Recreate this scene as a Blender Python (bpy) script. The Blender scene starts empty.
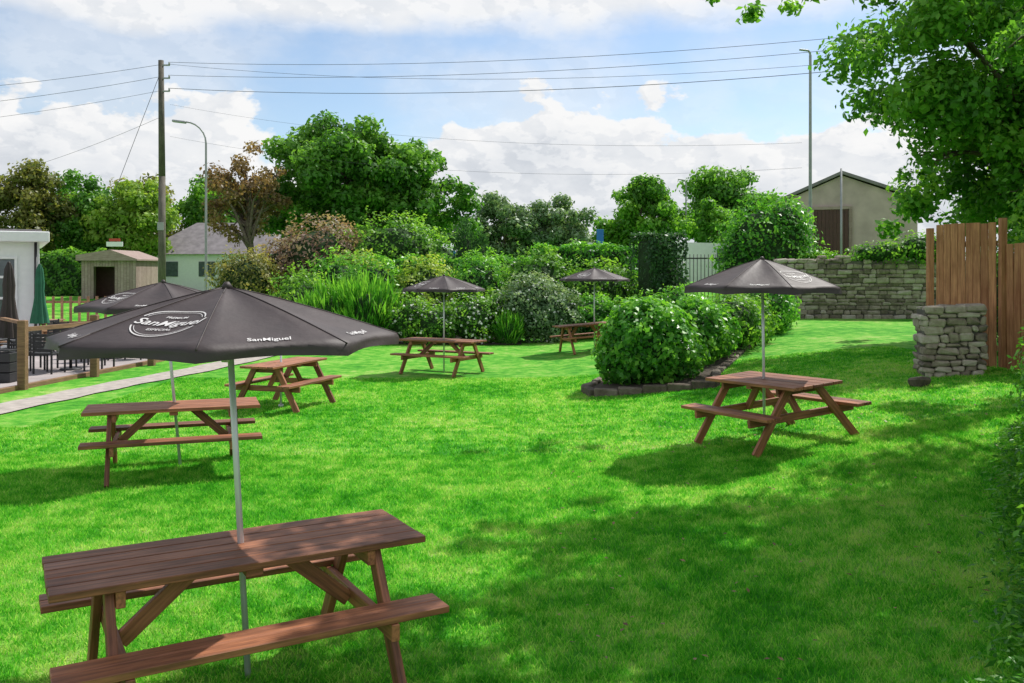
import bpy, bmesh, math, random
import numpy as np
from mathutils import Vector, Matrix, Euler
random.seed(7)
rng = np.random.default_rng(7)
scene = bpy.context.scene
COL = scene.collection

def sstep(t):
    t = max(0.0, min(1.0, t)); return t*t*(3-2*t)
def g(x, y):
    return 0.7*sstep(x/9.0) + 0.8*sstep((y-34.0)/20.0)

# ------------------------------------------------------------------ materials
def newmat(name):
    m = bpy.data.materials.new(name); m.use_nodes = True
    nt = m.node_tree; nt.nodes.clear()
    out = nt.nodes.new('ShaderNodeOutputMaterial')
    return m, nt, out
def N(nt, t, **kw):
    n = nt.nodes.new(t)
    for k, v in kw.items(): setattr(n, k, v)
    return n
def ramp(nt, stops):
    r = N(nt, 'ShaderNodeValToRGB')
    while len(r.color_ramp.elements) < len(stops): r.color_ramp.elements.new(0.5)
    for e, (p, c) in zip(r.color_ramp.elements, stops):
        e.position = p; e.color = (c[0], c[1], c[2], 1)
    return r
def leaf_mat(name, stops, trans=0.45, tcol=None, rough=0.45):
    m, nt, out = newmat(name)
    a = N(nt, 'ShaderNodeAttribute', attribute_name='tone')
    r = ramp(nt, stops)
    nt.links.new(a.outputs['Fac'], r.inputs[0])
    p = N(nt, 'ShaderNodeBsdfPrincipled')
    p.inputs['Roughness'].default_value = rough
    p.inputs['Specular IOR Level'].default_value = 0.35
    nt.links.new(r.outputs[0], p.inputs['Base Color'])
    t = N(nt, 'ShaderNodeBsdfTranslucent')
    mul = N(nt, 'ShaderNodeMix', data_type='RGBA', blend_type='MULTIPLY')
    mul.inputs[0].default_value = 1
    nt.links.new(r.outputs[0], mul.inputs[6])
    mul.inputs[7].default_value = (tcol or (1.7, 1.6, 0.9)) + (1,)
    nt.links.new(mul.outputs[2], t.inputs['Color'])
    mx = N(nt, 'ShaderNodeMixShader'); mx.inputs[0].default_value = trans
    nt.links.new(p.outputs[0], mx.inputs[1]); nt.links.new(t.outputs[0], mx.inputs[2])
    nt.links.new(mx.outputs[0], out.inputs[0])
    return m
def plain(name, col, rough=0.6, metal=0.0, var=0.15, scale=6.0, bump=0.0, bscale=40):
    m, nt, out = newmat(name)
    p = N(nt, 'ShaderNodeBsdfPrincipled')
    p.inputs['Roughness'].default_value = rough; p.inputs['Metallic'].default_value = metal
    tc = N(nt, 'ShaderNodeTexCoord')
    n = N(nt, 'ShaderNodeTexNoise'); n.inputs['Scale'].default_value = scale; n.inputs['Detail'].default_value = 6
    nt.links.new(tc.outputs['Object'], n.inputs['Vector'])
    lo = [c*(1-var) for c in col]; hi = [min(1, c*(1+var)) for c in col]
    r = ramp(nt, [(0.3, lo), (0.7, hi)])
    nt.links.new(n.outputs['Fac'], r.inputs[0]); nt.links.new(r.outputs[0], p.inputs['Base Color'])
    if bump > 0:
        n2 = N(nt, 'ShaderNodeTexNoise'); n2.inputs['Scale'].default_value = bscale; n2.inputs['Detail'].default_value = 5
        nt.links.new(tc.outputs['Object'], n2.inputs['Vector'])
        b = N(nt, 'ShaderNodeBump'); b.inputs['Strength'].default_value = bump; b.inputs['Distance'].default_value = 0.02
        nt.links.new(n2.outputs['Fac'], b.inputs['Height']); nt.links.new(b.outputs[0], p.inputs['Normal'])
    nt.links.new(p.outputs[0], out.inputs[0])
    return m
def wood(name, dark, light, rough=0.5, stretch=(1.5, 28, 28)):
    m, nt, out = newmat(name)
    p = N(nt, 'ShaderNodeBsdfPrincipled')
    at = N(nt, 'ShaderNodeAttribute', attribute_name='gc')
    rn = N(nt, 'ShaderNodeAttribute', attribute_name='tone')
    mp = N(nt, 'ShaderNodeMapping'); mp.inputs['Scale'].default_value = stretch
    nt.links.new(at.outputs['Vector'], mp.inputs['Vector'])
    n = N(nt, 'ShaderNodeTexNoise'); n.inputs['Scale'].default_value = 1.6; n.inputs['Detail'].default_value = 7; n.inputs['Roughness'].default_value = 0.65
    nt.links.new(mp.outputs[0], n.inputs['Vector'])
    n3 = N(nt, 'ShaderNodeTexNoise'); n3.inputs['Scale'].default_value = 3.0; n3.inputs['Detail'].default_value = 4
    nt.links.new(at.outputs['Vector'], n3.inputs['Vector'])
    ad = N(nt, 'ShaderNodeMath', operation='MULTIPLY_ADD'); ad.inputs[1].default_value = 0.22; 
    nt.links.new(rn.outputs['Fac'], ad.inputs[0]); nt.links.new(n.outputs['Fac'], ad.inputs[2])
    ad2 = N(nt, 'ShaderNodeMath', operation='MULTIPLY_ADD'); ad2.inputs[1].default_value = 0.35
    nt.links.new(n3.outputs['Fac'], ad2.inputs[0]); nt.links.new(ad.outputs[0], ad2.inputs[2])
    mid = [(a+b)/2*0.9 for a, b in zip(dark, light)]
    r = ramp(nt, [(0.5, dark), (0.75, mid), (0.98, light)])
    nt.links.new(ad2.outputs[0], r.inputs[0]); nt.links.new(r.outputs[0], p.inputs['Base Color'])
    rr = N(nt, 'ShaderNodeMapRange'); rr.inputs[3].default_value = rough+0.15; rr.inputs[4].default_value = rough-0.1
    nt.links.new(n3.outputs['Fac'], rr.inputs[0]); nt.links.new(rr.outputs[0], p.inputs['Roughness'])
    b = N(nt, 'ShaderNodeBump'); b.inputs['Strength'].default_value = 0.35; b.inputs['Distance'].default_value = 0.004
    nt.links.new(n.outputs['Fac'], b.inputs['Height']); nt.links.new(b.outputs[0], p.inputs['Normal'])
    nt.links.new(p.outputs[0], out.inputs[0])
    return m
def stone(name, stops, bump=0.6):
    m, nt, out = newmat(name)
    p = N(nt, 'ShaderNodeBsdfPrincipled'); p.inputs['Roughness'].default_value = 0.9
    rn = N(nt, 'ShaderNodeAttribute', attribute_name='tone')
    tc = N(nt, 'ShaderNodeTexCoord')
    n = N(nt, 'ShaderNodeTexNoise'); n.inputs['Scale'].default_value = 7; n.inputs['Detail'].default_value = 9; n.inputs['Roughness'].default_value = 0.7
    nt.links.new(tc.outputs['Object'], n.inputs['Vector'])
    ad = N(nt, 'ShaderNodeMath', operation='MULTIPLY_ADD'); ad.inputs[1].default_value = 0.45
    nt.links.new(rn.outputs['Fac'], ad.inputs[0]); nt.links.new(n.outputs['Fac'], ad.inputs[2])
    r = ramp(nt, stops)
    nt.links.new(ad.outputs[0], r.inputs[0]); nt.links.new(r.outputs[0], p.inputs['Base Color'])
    b = N(nt, 'ShaderNodeBump'); b.inputs['Strength'].default_value = bump; b.inputs['Distance'].default_value = 0.03
    nt.links.new(n.outputs['Fac'], b.inputs['Height']); nt.links.new(b.outputs[0], p.inputs['Normal'])
    nt.links.new(p.outputs[0], out.inputs[0])
    return m

def lawn_color(nt, attr=False):
    geo = N(nt, 'ShaderNodeNewGeometry')
    n1 = N(nt, 'ShaderNodeTexNoise'); n1.inputs['Scale'].default_value = 0.5; n1.inputs['Detail'].default_value = 5; n1.inputs['Roughness'].default_value = 0.65
    n2 = N(nt, 'ShaderNodeTexNoise'); n2.inputs['Scale'].default_value = 4.0; n2.inputs['Detail'].default_value = 6; n2.inputs['Roughness'].default_value = 0.65
    nt.links.new(geo.outputs['Position'], n1.inputs['Vector']); nt.links.new(geo.outputs['Position'], n2.inputs['Vector'])
    m = N(nt, 'ShaderNodeMath', operation='MULTIPLY_ADD'); m.inputs[1].default_value = 0.62
    nt.links.new(n2.outputs['Fac'], m.inputs[0])
    k = N(nt, 'ShaderNodeMath', operation='MULTIPLY'); k.inputs[1].default_value = 0.70
    nt.links.new(n1.outputs['Fac'], k.inputs[0]); nt.links.new(k.outputs[0], m.inputs[2])
    src = m
    if attr:
        a = N(nt, 'ShaderNodeAttribute', attribute_name='tone')
        m3 = N(nt, 'ShaderNodeMath', operation='MULTIPLY_ADD'); m3.inputs[1].default_value = 0.3
        s = N(nt, 'ShaderNodeMath', operation='SUBTRACT'); s.inputs[1].default_value = 0.5
        nt.links.new(a.outputs['Fac'], s.inputs[0]); nt.links.new(s.outputs[0], m3.inputs[0]); nt.links.new(m.outputs[0], m3.inputs[2])
        src = m3
    r = ramp(nt, [(0.46, (0.032, 0.235, 0.014)), (0.61, (0.085, 0.38, 0.024)), (0.71, (0.185, 0.49, 0.05)), (0.84, (0.38, 0.54, 0.14))])
    nt.links.new(src.outputs[0], r.inputs[0])
    return r
def mk_lawn():
    m, nt, out = newmat('lawn_ground')
    r = lawn_color(nt)
    p = N(nt, 'ShaderNodeBsdfPrincipled'); p.inputs['Roughness'].default_value = 0.8; p.inputs['Specular IOR Level'].default_value = 0.1
    geo = N(nt, 'ShaderNodeNewGeometry')
    n = N(nt, 'ShaderNodeTexNoise'); n.inputs['Scale'].default_value = 28; n.inputs['Detail'].default_value = 8; n.inputs['Roughness'].default_value = 0.8
    nt.links.new(geo.outputs['Position'], n.inputs['Vector'])
    mr = N(nt, 'ShaderNodeMapRange'); mr.inputs[1].default_value = 0.3; mr.inputs[2].default_value = 0.7; mr.inputs[3].default_value = 0.55; mr.inputs[4].default_value = 1.15
    nt.links.new(n.outputs['Fac'], mr.inputs[0])
    mu = N(nt, 'ShaderNodeMix', data_type='RGBA', blend_type='MULTIPLY'); mu.inputs[0].default_value = 1
    nt.links.new(r.outputs[0], mu.inputs[6]); nt.links.new(mr.outputs[0], mu.inputs[7])
    nt.links.new(mu.outputs[2], p.inputs['Base Color'])
    b = N(nt, 'ShaderNodeBump'); b.inputs['Strength'].default_value = 0.7; b.inputs['Distance'].default_value = 0.03
    nt.links.new(n.outputs['Fac'], b.inputs['Height']); nt.links.new(b.outputs[0], p.inputs['Normal'])
    nt.links.new(p.outputs[0], out.inputs[0])
    return m
def mk_blade():
    m, nt, out = newmat('grass_blade')
    r = lawn_color(nt, True)
    p = N(nt, 'ShaderNodeBsdfDiffuse')
    nt.links.new(r.outputs[0], p.inputs['Color'])
    t = N(nt, 'ShaderNodeBsdfTranslucent')
    mul = N(nt, 'ShaderNodeMix', data_type='RGBA', blend_type='MULTIPLY'); mul.inputs[0].default_value = 1
    nt.links.new(r.outputs[0], mul.inputs[6]); mul.inputs[7].default_value = (1.8, 1.75, 1.2, 1)
    nt.links.new(mul.outputs[2], t.inputs['Color'])
    mx = N(nt, 'ShaderNodeMixShader'); mx.inputs[0].default_value = 0.5
    nt.links.new(p.outputs[0], mx.inputs[1]); nt.links.new(t.outputs[0], mx.inputs[2])
    nt.links.new(mx.outputs[0], out.inputs[0])
    return m

M_LAWN = mk_lawn(); M_BLADE = mk_blade()
M_TABLE = wood('stained_wood', (0.065, 0.019, 0.008), (0.43, 0.165, 0.075), 0.55)
M_FENCE = wood('fence_wood', (0.24, 0.085, 0.035), (0.60, 0.28, 0.13), 0.75, (22, 22, 1.5))
M_POST = wood('post_wood', (0.12, 0.06, 0.03), (0.36, 0.21, 0.11), 0.7)
M_UPOLE = wood('pole_wood', (0.05, 0.045, 0.035), (0.17, 0.15, 0.12), 0.85)
M_SHED = wood('shed_wood', (0.22, 0.155, 0.13), (0.42, 0.32, 0.28), 0.8)
M_STONE = stone('field_stone', [(0.35, (0.075, 0.06, 0.05)), (0.6, (0.21, 0.17, 0.13)), (0.8, (0.34, 0.285, 0.225)), (1.0, (0.46, 0.41, 0.34))])
M_EDGE = stone('edging_stone', [(0.35, (0.04, 0.035, 0.025)), (0.7, (0.13, 0.10, 0.07)), (1.0, (0.25, 0.21, 0.16))])
M_MORTAR = plain('mortar', (0.10, 0.09, 0.075), 0.95, var=0.3)
M_CANOPY = plain('parasol_fabric', (0.040, 0.027, 0.026), 0.6, var=0.25, scale=3, bump=0.35, bscale=8)
M_LOGO = plain('white_print', (0.62, 0.60, 0.58), 0.6, var=0.05)
M_STEEL = plain('pale_steel', (0.62, 0.62, 0.64), 0.35, 0.3, var=0.05)
M_DARK = plain('dark_metal', (0.02, 0.02, 0.022), 0.5, var=0.2)
M_GREYM = plain('galvanised_steel', (0.30, 0.31, 0.31), 0.5, 0.3, var=0.1)
M_WIRE = plain('cable', (0.06, 0.06, 0.07), 0.6)
M_PATIO = plain('patio_paving', (0.36, 0.32, 0.31), 0.9, var=0.15, scale=1.2, bump=0.2)
M_PATH = plain('path_gravel', (0.38, 0.34, 0.30), 0.95, var=0.22, scale=6, bump=0.3)
M_SOIL = plain('soil', (0.06, 0.045, 0.03), 1.0, var=0.3)
M_WHITE = plain('white_paint', (0.80, 0.80, 0.80), 0.6, var=0.04)
M_RENDERW = plain('grey_render', (0.46, 0.36, 0.33), 0.9, var=0.2, scale=1.3, bump=0.15)
M_SLATE = plain('slate_roof', (0.20, 0.18, 0.185), 0.8, var=0.25, scale=2.5, bump=0.3, bscale=9)
M_GLASS = plain('window_glass', (0.10, 0.12, 0.13), 0.08, var=0.2)
M_DOOR = plain('brown_door', (0.075, 0.032, 0.024), 0.6, var=0.2)
M_GREENF = plain('green_fabric', (0.02, 0.14, 0.07), 0.7, var=0.2)
M_BLUE = plain('blue_sign_paint', (0.02, 0.15, 0.5), 0.5, var=0.05)
M_RED = plain('red_sign_paint', (0.5, 0.05, 0.03), 0.5, var=0.05)
M_BARK = plain('bark', (0.13, 0.10, 0.075), 0.95, var=0.4, scale=9, bump=0.6, bscale=18)
M_CORE = plain('foliage_shade_core', (0.02, 0.05, 0.012), 1.0, var=0.4)  # dark green painted as the shade inside shrubs and hedges
M_TYRE = plain('tyre', (0.02, 0.02, 0.02), 0.8)

L_BIG = leaf_mat('leaf_sycamore', [(0.0, (0.028, 0.10, 0.014)), (0.5, (0.09, 0.25, 0.03)), (1.0, (0.20, 0.41, 0.06))])
L_LIME = leaf_mat('leaf_lime', [(0.0, (0.035, 0.12, 0.014)), (0.5, (0.10, 0.28, 0.03)), (1.0, (0.22, 0.43, 0.055))], 0.5)
L_OLIVE = leaf_mat('leaf_olive', [(0.0, (0.07, 0.09, 0.02)), (0.5, (0.17, 0.20, 0.05)), (1.0, (0.32, 0.30, 0.09))])
L_BROWN = leaf_mat('leaf_russet', [(0.0, (0.11, 0.08, 0.04)), (0.5, (0.26, 0.17, 0.08)), (1.0, (0.32, 0.28, 0.12))])
L_PLUM = leaf_mat('leaf_plum', [(0, (0.12, 0.08, 0.06)), (0.5, (0.29, 0.19, 0.14)), (1, (0.36, 0.31, 0.18))], 0.35)
L_DARK = leaf_mat('leaf_dark', [(0.0, (0.015, 0.05, 0.018)), (0.5, (0.035, 0.11, 0.032)), (1.0, (0.075, 0.19, 0.05))], 0.35)
L_LAUREL = leaf_mat('leaf_laurel', [(0.0, (0.03, 0.15, 0.018)), (0.5, (0.09, 0.32, 0.03)), (1.0, (0.22, 0.50, 0.055))], 0.42, rough=0.38)
L_SAGE = leaf_mat('leaf_sage', [(0.0, (0.07, 0.13, 0.06)), (0.5, (0.15, 0.26, 0.12)), (1.0, (0.29, 0.40, 0.22))], 0.35)
L_GOLD = leaf_mat('leaf_golden', [(0.0, (0.10, 0.20, 0.03)), (0.5, (0.22, 0.38, 0.05)), (1.0, (0.40, 0.52, 0.10))], 0.4)
L_FLOWER = leaf_mat('petal_white', [(0.0, (0.6, 0.6, 0.55)), (1.0, (0.85, 0.85, 0.82))], 0.3, (1, 1, 1))
L_DEAD = leaf_mat('leaf_fallen', [(0.0, (0.15, 0.08, 0.03)), (1.0, (0.35, 0.24, 0.10))], 0.2, (1, 1, 1))

# ------------------------------------------------------------------ builders
def empty(name, loc=(0, 0, 0), rot=(0, 0, 0)):
    o = bpy.data.objects.new(name, None); COL.objects.link(o)
    o.location = loc; o.rotation_euler = rot; o.empty_display_size = 0.2
    return o
def np_mesh(name, V, F, mats, tone=None, midx=None, parent=None, smooth=False):
    V = np.asarray(V, dtype=np.float32); F = np.asarray(F, dtype=np.int32)
    me = bpy.data.meshes.new(name)
    me.vertices.add(len(V)); me.vertices.foreach_set('co', V.ravel())
    k = F.shape[1]
    me.loops.add(F.size); me.loops.foreach_set('vertex_index', F.ravel())
    me.polygons.add(len(F)); me.polygons.foreach_set('loop_start', np.arange(0, F.size, k, dtype=np.int32))
    me.update(calc_edges=True)
    if tone is not None:
        a = me.attributes.new('tone', 'FLOAT', 'FACE'); a.data.foreach_set('value', np.asarray(tone, dtype=np.float32))
    for mt in mats: me.materials.append(mt)
    if midx is not None: me.polygons.foreach_set('material_index', np.asarray(midx, dtype=np.int32))
    if smooth: me.polygons.foreach_set('use_smooth', np.ones(len(F), dtype=bool))
    me.validate()
    o = bpy.data.objects.new(name, me); COL.objects.link(o)
    if parent: o.parent = parent
    return o

class B:
    def __init__(s):
        s.bm = bmesh.new()
        s.gc = s.bm.verts.layers.float_vector.new('gc')
        s.rn = s.bm.verts.layers.float.new('tone')
    def box(s, c, size, R=None, ch=0.004, jit=0.0):
        hx, hy, hz = [v/2 for v in size]; ch = min(ch, hx*0.45, hy*0.45, hz*0.45)
        off = Vector((random.uniform(0, 50), random.uniform(0, 50), random.uniform(0, 50))); r = random.random()
        c = Vector(c); vs = []
        for sx in (-1, 1):
            for sy in (-1, 1):
                for sz in (-1, 1):
                    j = Vector((random.uniform(-jit, jit), random.uniform(-jit, jit), random.uniform(-jit, jit)))
                    for d in ((0, 1, 1), (1, 0, 1), (1, 1, 0)):
                        p = Vector((sx*(hx-ch*d[0]), sy*(hy-ch*d[1]), sz*(hz-ch*d[2])))+j
                        w = (R @ p if R else p)+c
                        v = s.bm.verts.new(w); v[s.gc] = p+off; v[s.rn] = r; vs.append(v)
        res = bmesh.ops.convex_hull(s.bm, input=vs)
        return vs
    def beam(s, p0, p1, w, h, up=(0, 0, 1), ch=0.004):
        p0 = Vector(p0); p1 = Vector(p1); x = (p1-p0); L = x.length; x.normalize()
        up = Vector(up); y = up.cross(x).normalized(); z = x.cross(y)
        R = Matrix((x, y, z)).transposed()
        s.box((p0+p1)/2, (L, w, h), R, ch)
    def poly(s, pts):
        vs = []
        for p in pts:
            v = s.bm.verts.new(p); v[s.gc] = Vector(p); v[s.rn] = 0.5; vs.append(v)
        s.bm.faces.new(vs)
    def prism(s, prof, axis_vec, origin, ex, ez):
        o = Vector(origin); ex = Vector(ex); ez = Vector(ez); av = Vector(axis_vec)
        A = [s.bm.verts.new(o+ex*a+ez*b) for a, b in prof]; Bv = [s.bm.verts.new(o+ex*a+ez*b+av) for a, b in prof]
        for v in A+Bv: v[s.gc] = v.co; v[s.rn] = 0.5
        s.bm.faces.new(A); s.bm.faces.new(list(reversed(Bv)))
        n = len(A)
        for i in range(n): s.bm.faces.new((A[i], Bv[i], Bv[(i+1) % n], A[(i+1) % n]))
    def cyl(s, p0, p1, r0, r1, n=10, cap=True):
        p0 = Vector(p0); p1 = Vector(p1); z = (p1-p0).normalized()
        x = z.orthogonal().normalized(); y = z.cross(x); rr = random.random()
        rings = []
        for p, r in ((p0, r0), (p1, r1)):
            ring = []
            for i in range(n):
                a = 2*math.pi*i/n
                v = s.bm.verts.new(p+(x*math.cos(a)+y*math.sin(a))*r); v[s.rn] = rr
                v[s.gc] = Vector(((p-p0).length, r*math.cos(a), r*math.sin(a))); ring.append(v)
            rings.append(ring)
        for i in range(n):
            f = s.bm.faces.new((rings[0][i], rings[0][(i+1) % n], rings[1][(i+1) % n], rings[1][i])); f.smooth = True
        if cap:
            s.bm.faces.new(rings[0]); s.bm.faces.new(rings[1])
    def tube(s, pts, rad, n=8):
        for i in range(len(pts)-1):
            s.cyl(pts[i], pts[i+1], rad[i], rad[i+1], n, cap=(i == 0 or i == len(pts)-2))
    def finish(s, name, mat, parent=None, loc=(0, 0, 0), rot=(0, 0, 0)):
        bmesh.ops.recalc_face_normals(s.bm, faces=s.bm.faces)
        me = bpy.data.meshes.new(name); s.bm.to_mesh(me); s.bm.free(); me.materials.append(mat)
        o = bpy.data.objects.new(name, me); COL.objects.link(o)
        o.location = loc; o.rotation_euler = rot
        if parent: o.parent = parent
        return o

def nrm(a): return a/np.maximum(np.linalg.norm(a, axis=1, keepdims=True), 1e-6)
def leaf_geo(P, O, size, aspect=0.55, upb=0.25, rnd_dir=0.8, vert=False):
    n = len(P)
    nr = nrm(O*0.8+rng.normal(size=(n, 3))*rnd_dir*0.6+np.array([0, 0, upb]))
    t = nrm(np.cross(nr, rng.normal(size=(n, 3))))
    if vert:
        t = nrm(O*0.5+np.array([0, 0, 1.0])+rng.normal(size=(n, 3))*0.25); nr = nrm(np.cross(t, rng.normal(size=(n, 3))))
    b = np.cross(nr, t)
    L = size*rng.uniform(0.6, 1.3, (n, 1)); W = L*aspect
    v0 = P-t*L/2; v2 = P+t*L/2
    v1 = P+b*W/2+nr*W*0.15+t*L*0.05; v3 = P-b*W/2+nr*W*0.15+t*L*0.05
    V = np.stack([v0, v1, v2, v3], axis=1).reshape(-1, 3)
    F = np.arange(4*n).reshape(n, 4)
    return V, F
def clumps_points(cl, n):
    w = cl[:, 3]**2; w = w/w.sum()
    idx = rng.choice(len(cl), n, p=w)
    d = nrm(rng.normal(size=(n, 3)))
    rr = rng.uniform(0.15, 1.0, (n, 1))**0.6
    lump = 1+0.22*np.sin(d[:, :1]*5+idx[:, None])*np.cos(d[:, 1:2]*6+idx[:, None]*2)
    off = d*rr*lump*cl[idx, 3:4]; off[:, 2] *= 0.75
    P = cl[idx, :3]+off
    rn = np.clip(cl[idx, 4]*0.5+rng.uniform(0, 1, n)*0.4+0.05+off[:, 2]/cl[idx, 3]*0.22, 0, 1)  # leaf tone: per clump and leaf, lighter towards the clump top
    return P, d, rn
def tree(name, base, envs, nleaf, size, mat, trunk_r=0.25, nclump=40, cr=(0.24, 0.38), limbs=16, seed=1, bark=M_BARK, fork=0.35, extra=None, aspect=0.6):
    random.seed(seed)
    bx, by = base; bz = g(bx, by)-0.05
    cl = []
    vol = np.array([e[3]*e[4]*e[5] for e in envs]); vol = vol**0.66; vol /= vol.sum()
    for e, f in zip(envs, vol):
        for i in range(max(4, int(nclump*f))):
            d = Vector((random.gauss(0, 1), random.gauss(0, 1), random.gauss(0, 1))).normalized()
            q = random.uniform(0.3, 0.86)
            rm = (e[3]*e[4]*e[5])**(1/3)
            cl.append((e[0]+d.x*e[3]*q, e[1]+d.y*e[4]*q, e[2]+d.z*e[5]*q, rm*random.uniform(*cr), random.random()))
    if extra: cl += extra
    cl = np.array(cl)
    P, D, rn = clumps_points(cl, nleaf)
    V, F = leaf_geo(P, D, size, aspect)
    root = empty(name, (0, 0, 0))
    np_mesh('crown', V, F, [mat], tone=rn, parent=root)
    b = B()
    e0 = envs[0]
    top = Vector((e0[0], e0[1], e0[2]+e0[5]*0.3)); p0 = Vector((bx, by, bz))
    K = 7; pts = []; rad = []
    for i in range(K+1):
        t = i/K
        p = p0.lerp(top, t); p.x = bx+(top.x-bx)*t**1.6; p.y = by+(top.y-by)*t**1.6
        p += Vector((random.uniform(-1, 1), random.uniform(-1, 1), 0))*0.12*(1 if 0 < i < K else 0)
        pts.append(p); rad.append(trunk_r*(1.25 if i == 0 else (1-0.78*t)))
    b.tube(pts, rad, 9)
    ids = list(range(len(cl))); random.shuffle(ids)
    for j in ids[:limbs]:
        c = Vector(cl[j, :3]); t0 = random.uniform(fork, 0.9); k = t0*K; i = min(K-1, int(k)); s0 = pts[i].lerp(pts[i+1], k-i)
        mid = s0.lerp(c, 0.5)+Vector((random.uniform(-.4, .4), random.uniform(-.4, .4), random.uniform(0.0, .5)))
        r0 = trunk_r*(1-0.78*t0)*0.6
        q1 = s0.lerp(mid, 0.5)+Vector((0, 0, 0.05)); q2 = mid.lerp(c, 0.5)+Vector((random.uniform(-.2, .2), 0, 0.1))
        b.tube([s0, q1, mid, q2, c], [r0, r0*0.8, r0*0.6, r0*0.42, r0*0.2], 6)
        for q in range(3):
            d = Vector((random.gauss(0, 1), random.gauss(0, 1), random.gauss(0.3, 1))).normalized()*cl[j, 3]*0.9
            b.tube([q2, c+d*0.5, c+d], [r0*0.3, r0*0.2, r0*0.08], 5)
    b.finish('trunk_and_limbs', bark, root)
    return root
def core_blob(ells, parent, f=0.8, mat=M_CORE):  # dark solid behind the leaves: fills gaps and paints in inner shade
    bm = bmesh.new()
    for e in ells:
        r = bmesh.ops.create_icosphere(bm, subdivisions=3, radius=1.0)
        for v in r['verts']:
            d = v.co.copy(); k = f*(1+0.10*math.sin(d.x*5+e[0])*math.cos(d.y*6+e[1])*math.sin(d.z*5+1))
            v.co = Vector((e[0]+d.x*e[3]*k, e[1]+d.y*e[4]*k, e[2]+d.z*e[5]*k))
    me = bpy.data.meshes.new('inner_shade_core'); bm.to_mesh(me); bm.free(); me.materials.append(mat)
    o = bpy.data.objects.new('inner_shade_core', me); COL.objects.link(o); o.parent = parent
def shrub(name, ells, n, size, mat, flowers=0, aspect=0.55, upb=0.3, core=0.74, lump=0.12, fl=None, vert=False):
    E = np.array(ells, dtype=float)
    area = (E[:, 3]*E[:, 5]); w = area/area.sum()
    idx = rng.choice(len(E), n, p=w)
    d = nrm(rng.normal(size=(n, 3)))
    a = d[:, 0]*4+idx*1.7; b2 = d[:, 1]*5+idx; c2 = d[:, 2]*5
    k = 1+lump*np.sin(a*1.3)*np.cos(b2*1.1+c2)+lump*0.7*np.sin(a*3.1+c2*2.2)*np.cos(b2*2.7)
    kk = (k*(1-np.abs(rng.normal(0, 0.11, n))+0.06)+np.maximum(0, rng.normal(-0.12, 0.10, n)))[:, None]
    P = E[idx, :3]+d*E[idx, 3:6]*kk
    out = nrm(d/E[idx, 3:6])
    zz = np.array([g(x, y) for x, y in P[:, :2]])
    keep = P[:, 2] > zz
    P = P[keep]; out = out[keep]; k = k[keep]; dz = d[keep][:, 2]
    rn = np.clip(0.45+(k-1)*1.8+dz*0.15+rng.normal(0, 0.2, len(P)), 0, 1)  # leaf tone: scattered, lighter on bulges and towards the top
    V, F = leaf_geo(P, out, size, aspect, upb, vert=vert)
    root = np_mesh(name, V, F, [mat], tone=rn)
    if core: core_blob(ells, root, core)
    if flowers:
        ii = rng.choice(len(P), flowers)
        V, F = leaf_geo(P[ii]+out[ii]*size*0.5, out[ii], 0.085, 0.9, 0.3, 0.3)
        np_mesh('flowers', V, F, [fl or L_FLOWER], tone=rng.uniform(0, 1, flowers), parent=root)
    return root
def hedge(name, p0, p1, wid, top, n, size, mat, wob=0.08):
    p0 = np.array(p0, float); p1 = np.array(p1, float); d = p1-p0; L = np.linalg.norm(d); d /= L; s = np.array([-d[1], d[0]])
    zb0 = g(*p0); 
    per = rng.uniform(0, 1, n); face = rng.choice(4, n, p=[0.4, 0.2, 0.3, 0.1])
    u = rng.uniform(0, L, n); H = top-zb0
    v = np.zeros(n); h = np.zeros(n); O = np.zeros((n, 3))
    f = face == 0; v[f] = -wid/2; h[f] = per[f]*H; O[f, 0] = -s[0]; O[f, 1] = -s[1]
    f = face == 1; v[f] = wid/2; h[f] = per[f]*H; O[f, 0] = s[0]; O[f, 1] = s[1]
    f = face == 2; v[f] = (per[f]-.5)*wid; h[f] = H; O[f, 2] = 1
    f = face == 3; v[f] = (per[f]-.5)*wid; h[f] = rng.uniform(0, 1, f.sum())*H; sg = rng.choice([0, 1], f.sum()); u[f] = sg*L; O[f, 0] = d[0]*(sg*2-1); O[f, 1] = d[1]*(sg*2-1)
    lum = np.sin(u*2.3)*np.cos(h*3+v*2)+0.6*np.sin(u*5.1+h*4)
    off = wob*lum+np.abs(rng.normal(0, 0.05, n))*-1+0.05+np.maximum(0, rng.normal(-.05, .08, n))
    P = np.zeros((n, 3)); P[:, 0] = p0[0]+d[0]*u+s[0]*v; P[:, 1] = p0[1]+d[1]*u+s[1]*v; P[:, 2] = zb0+h
    P += O*off[:, None]
    rn = np.clip(0.45+lum*0.2+O[:, 2]*0.15+rng.normal(0, 0.2, n), 0, 1)  # leaf tone: scattered, lighter on bulges and on the top face
    V, F = leaf_geo(P, O, size)
    root = np_mesh(name, V, F, [mat], tone=rn)
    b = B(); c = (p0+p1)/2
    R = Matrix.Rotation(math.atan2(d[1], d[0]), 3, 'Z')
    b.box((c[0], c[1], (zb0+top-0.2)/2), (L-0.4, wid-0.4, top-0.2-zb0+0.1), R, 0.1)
    b.finish('inner_shade_core', M_CORE, root)  # dark box painted as the shade within the hedge
    return root

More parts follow.
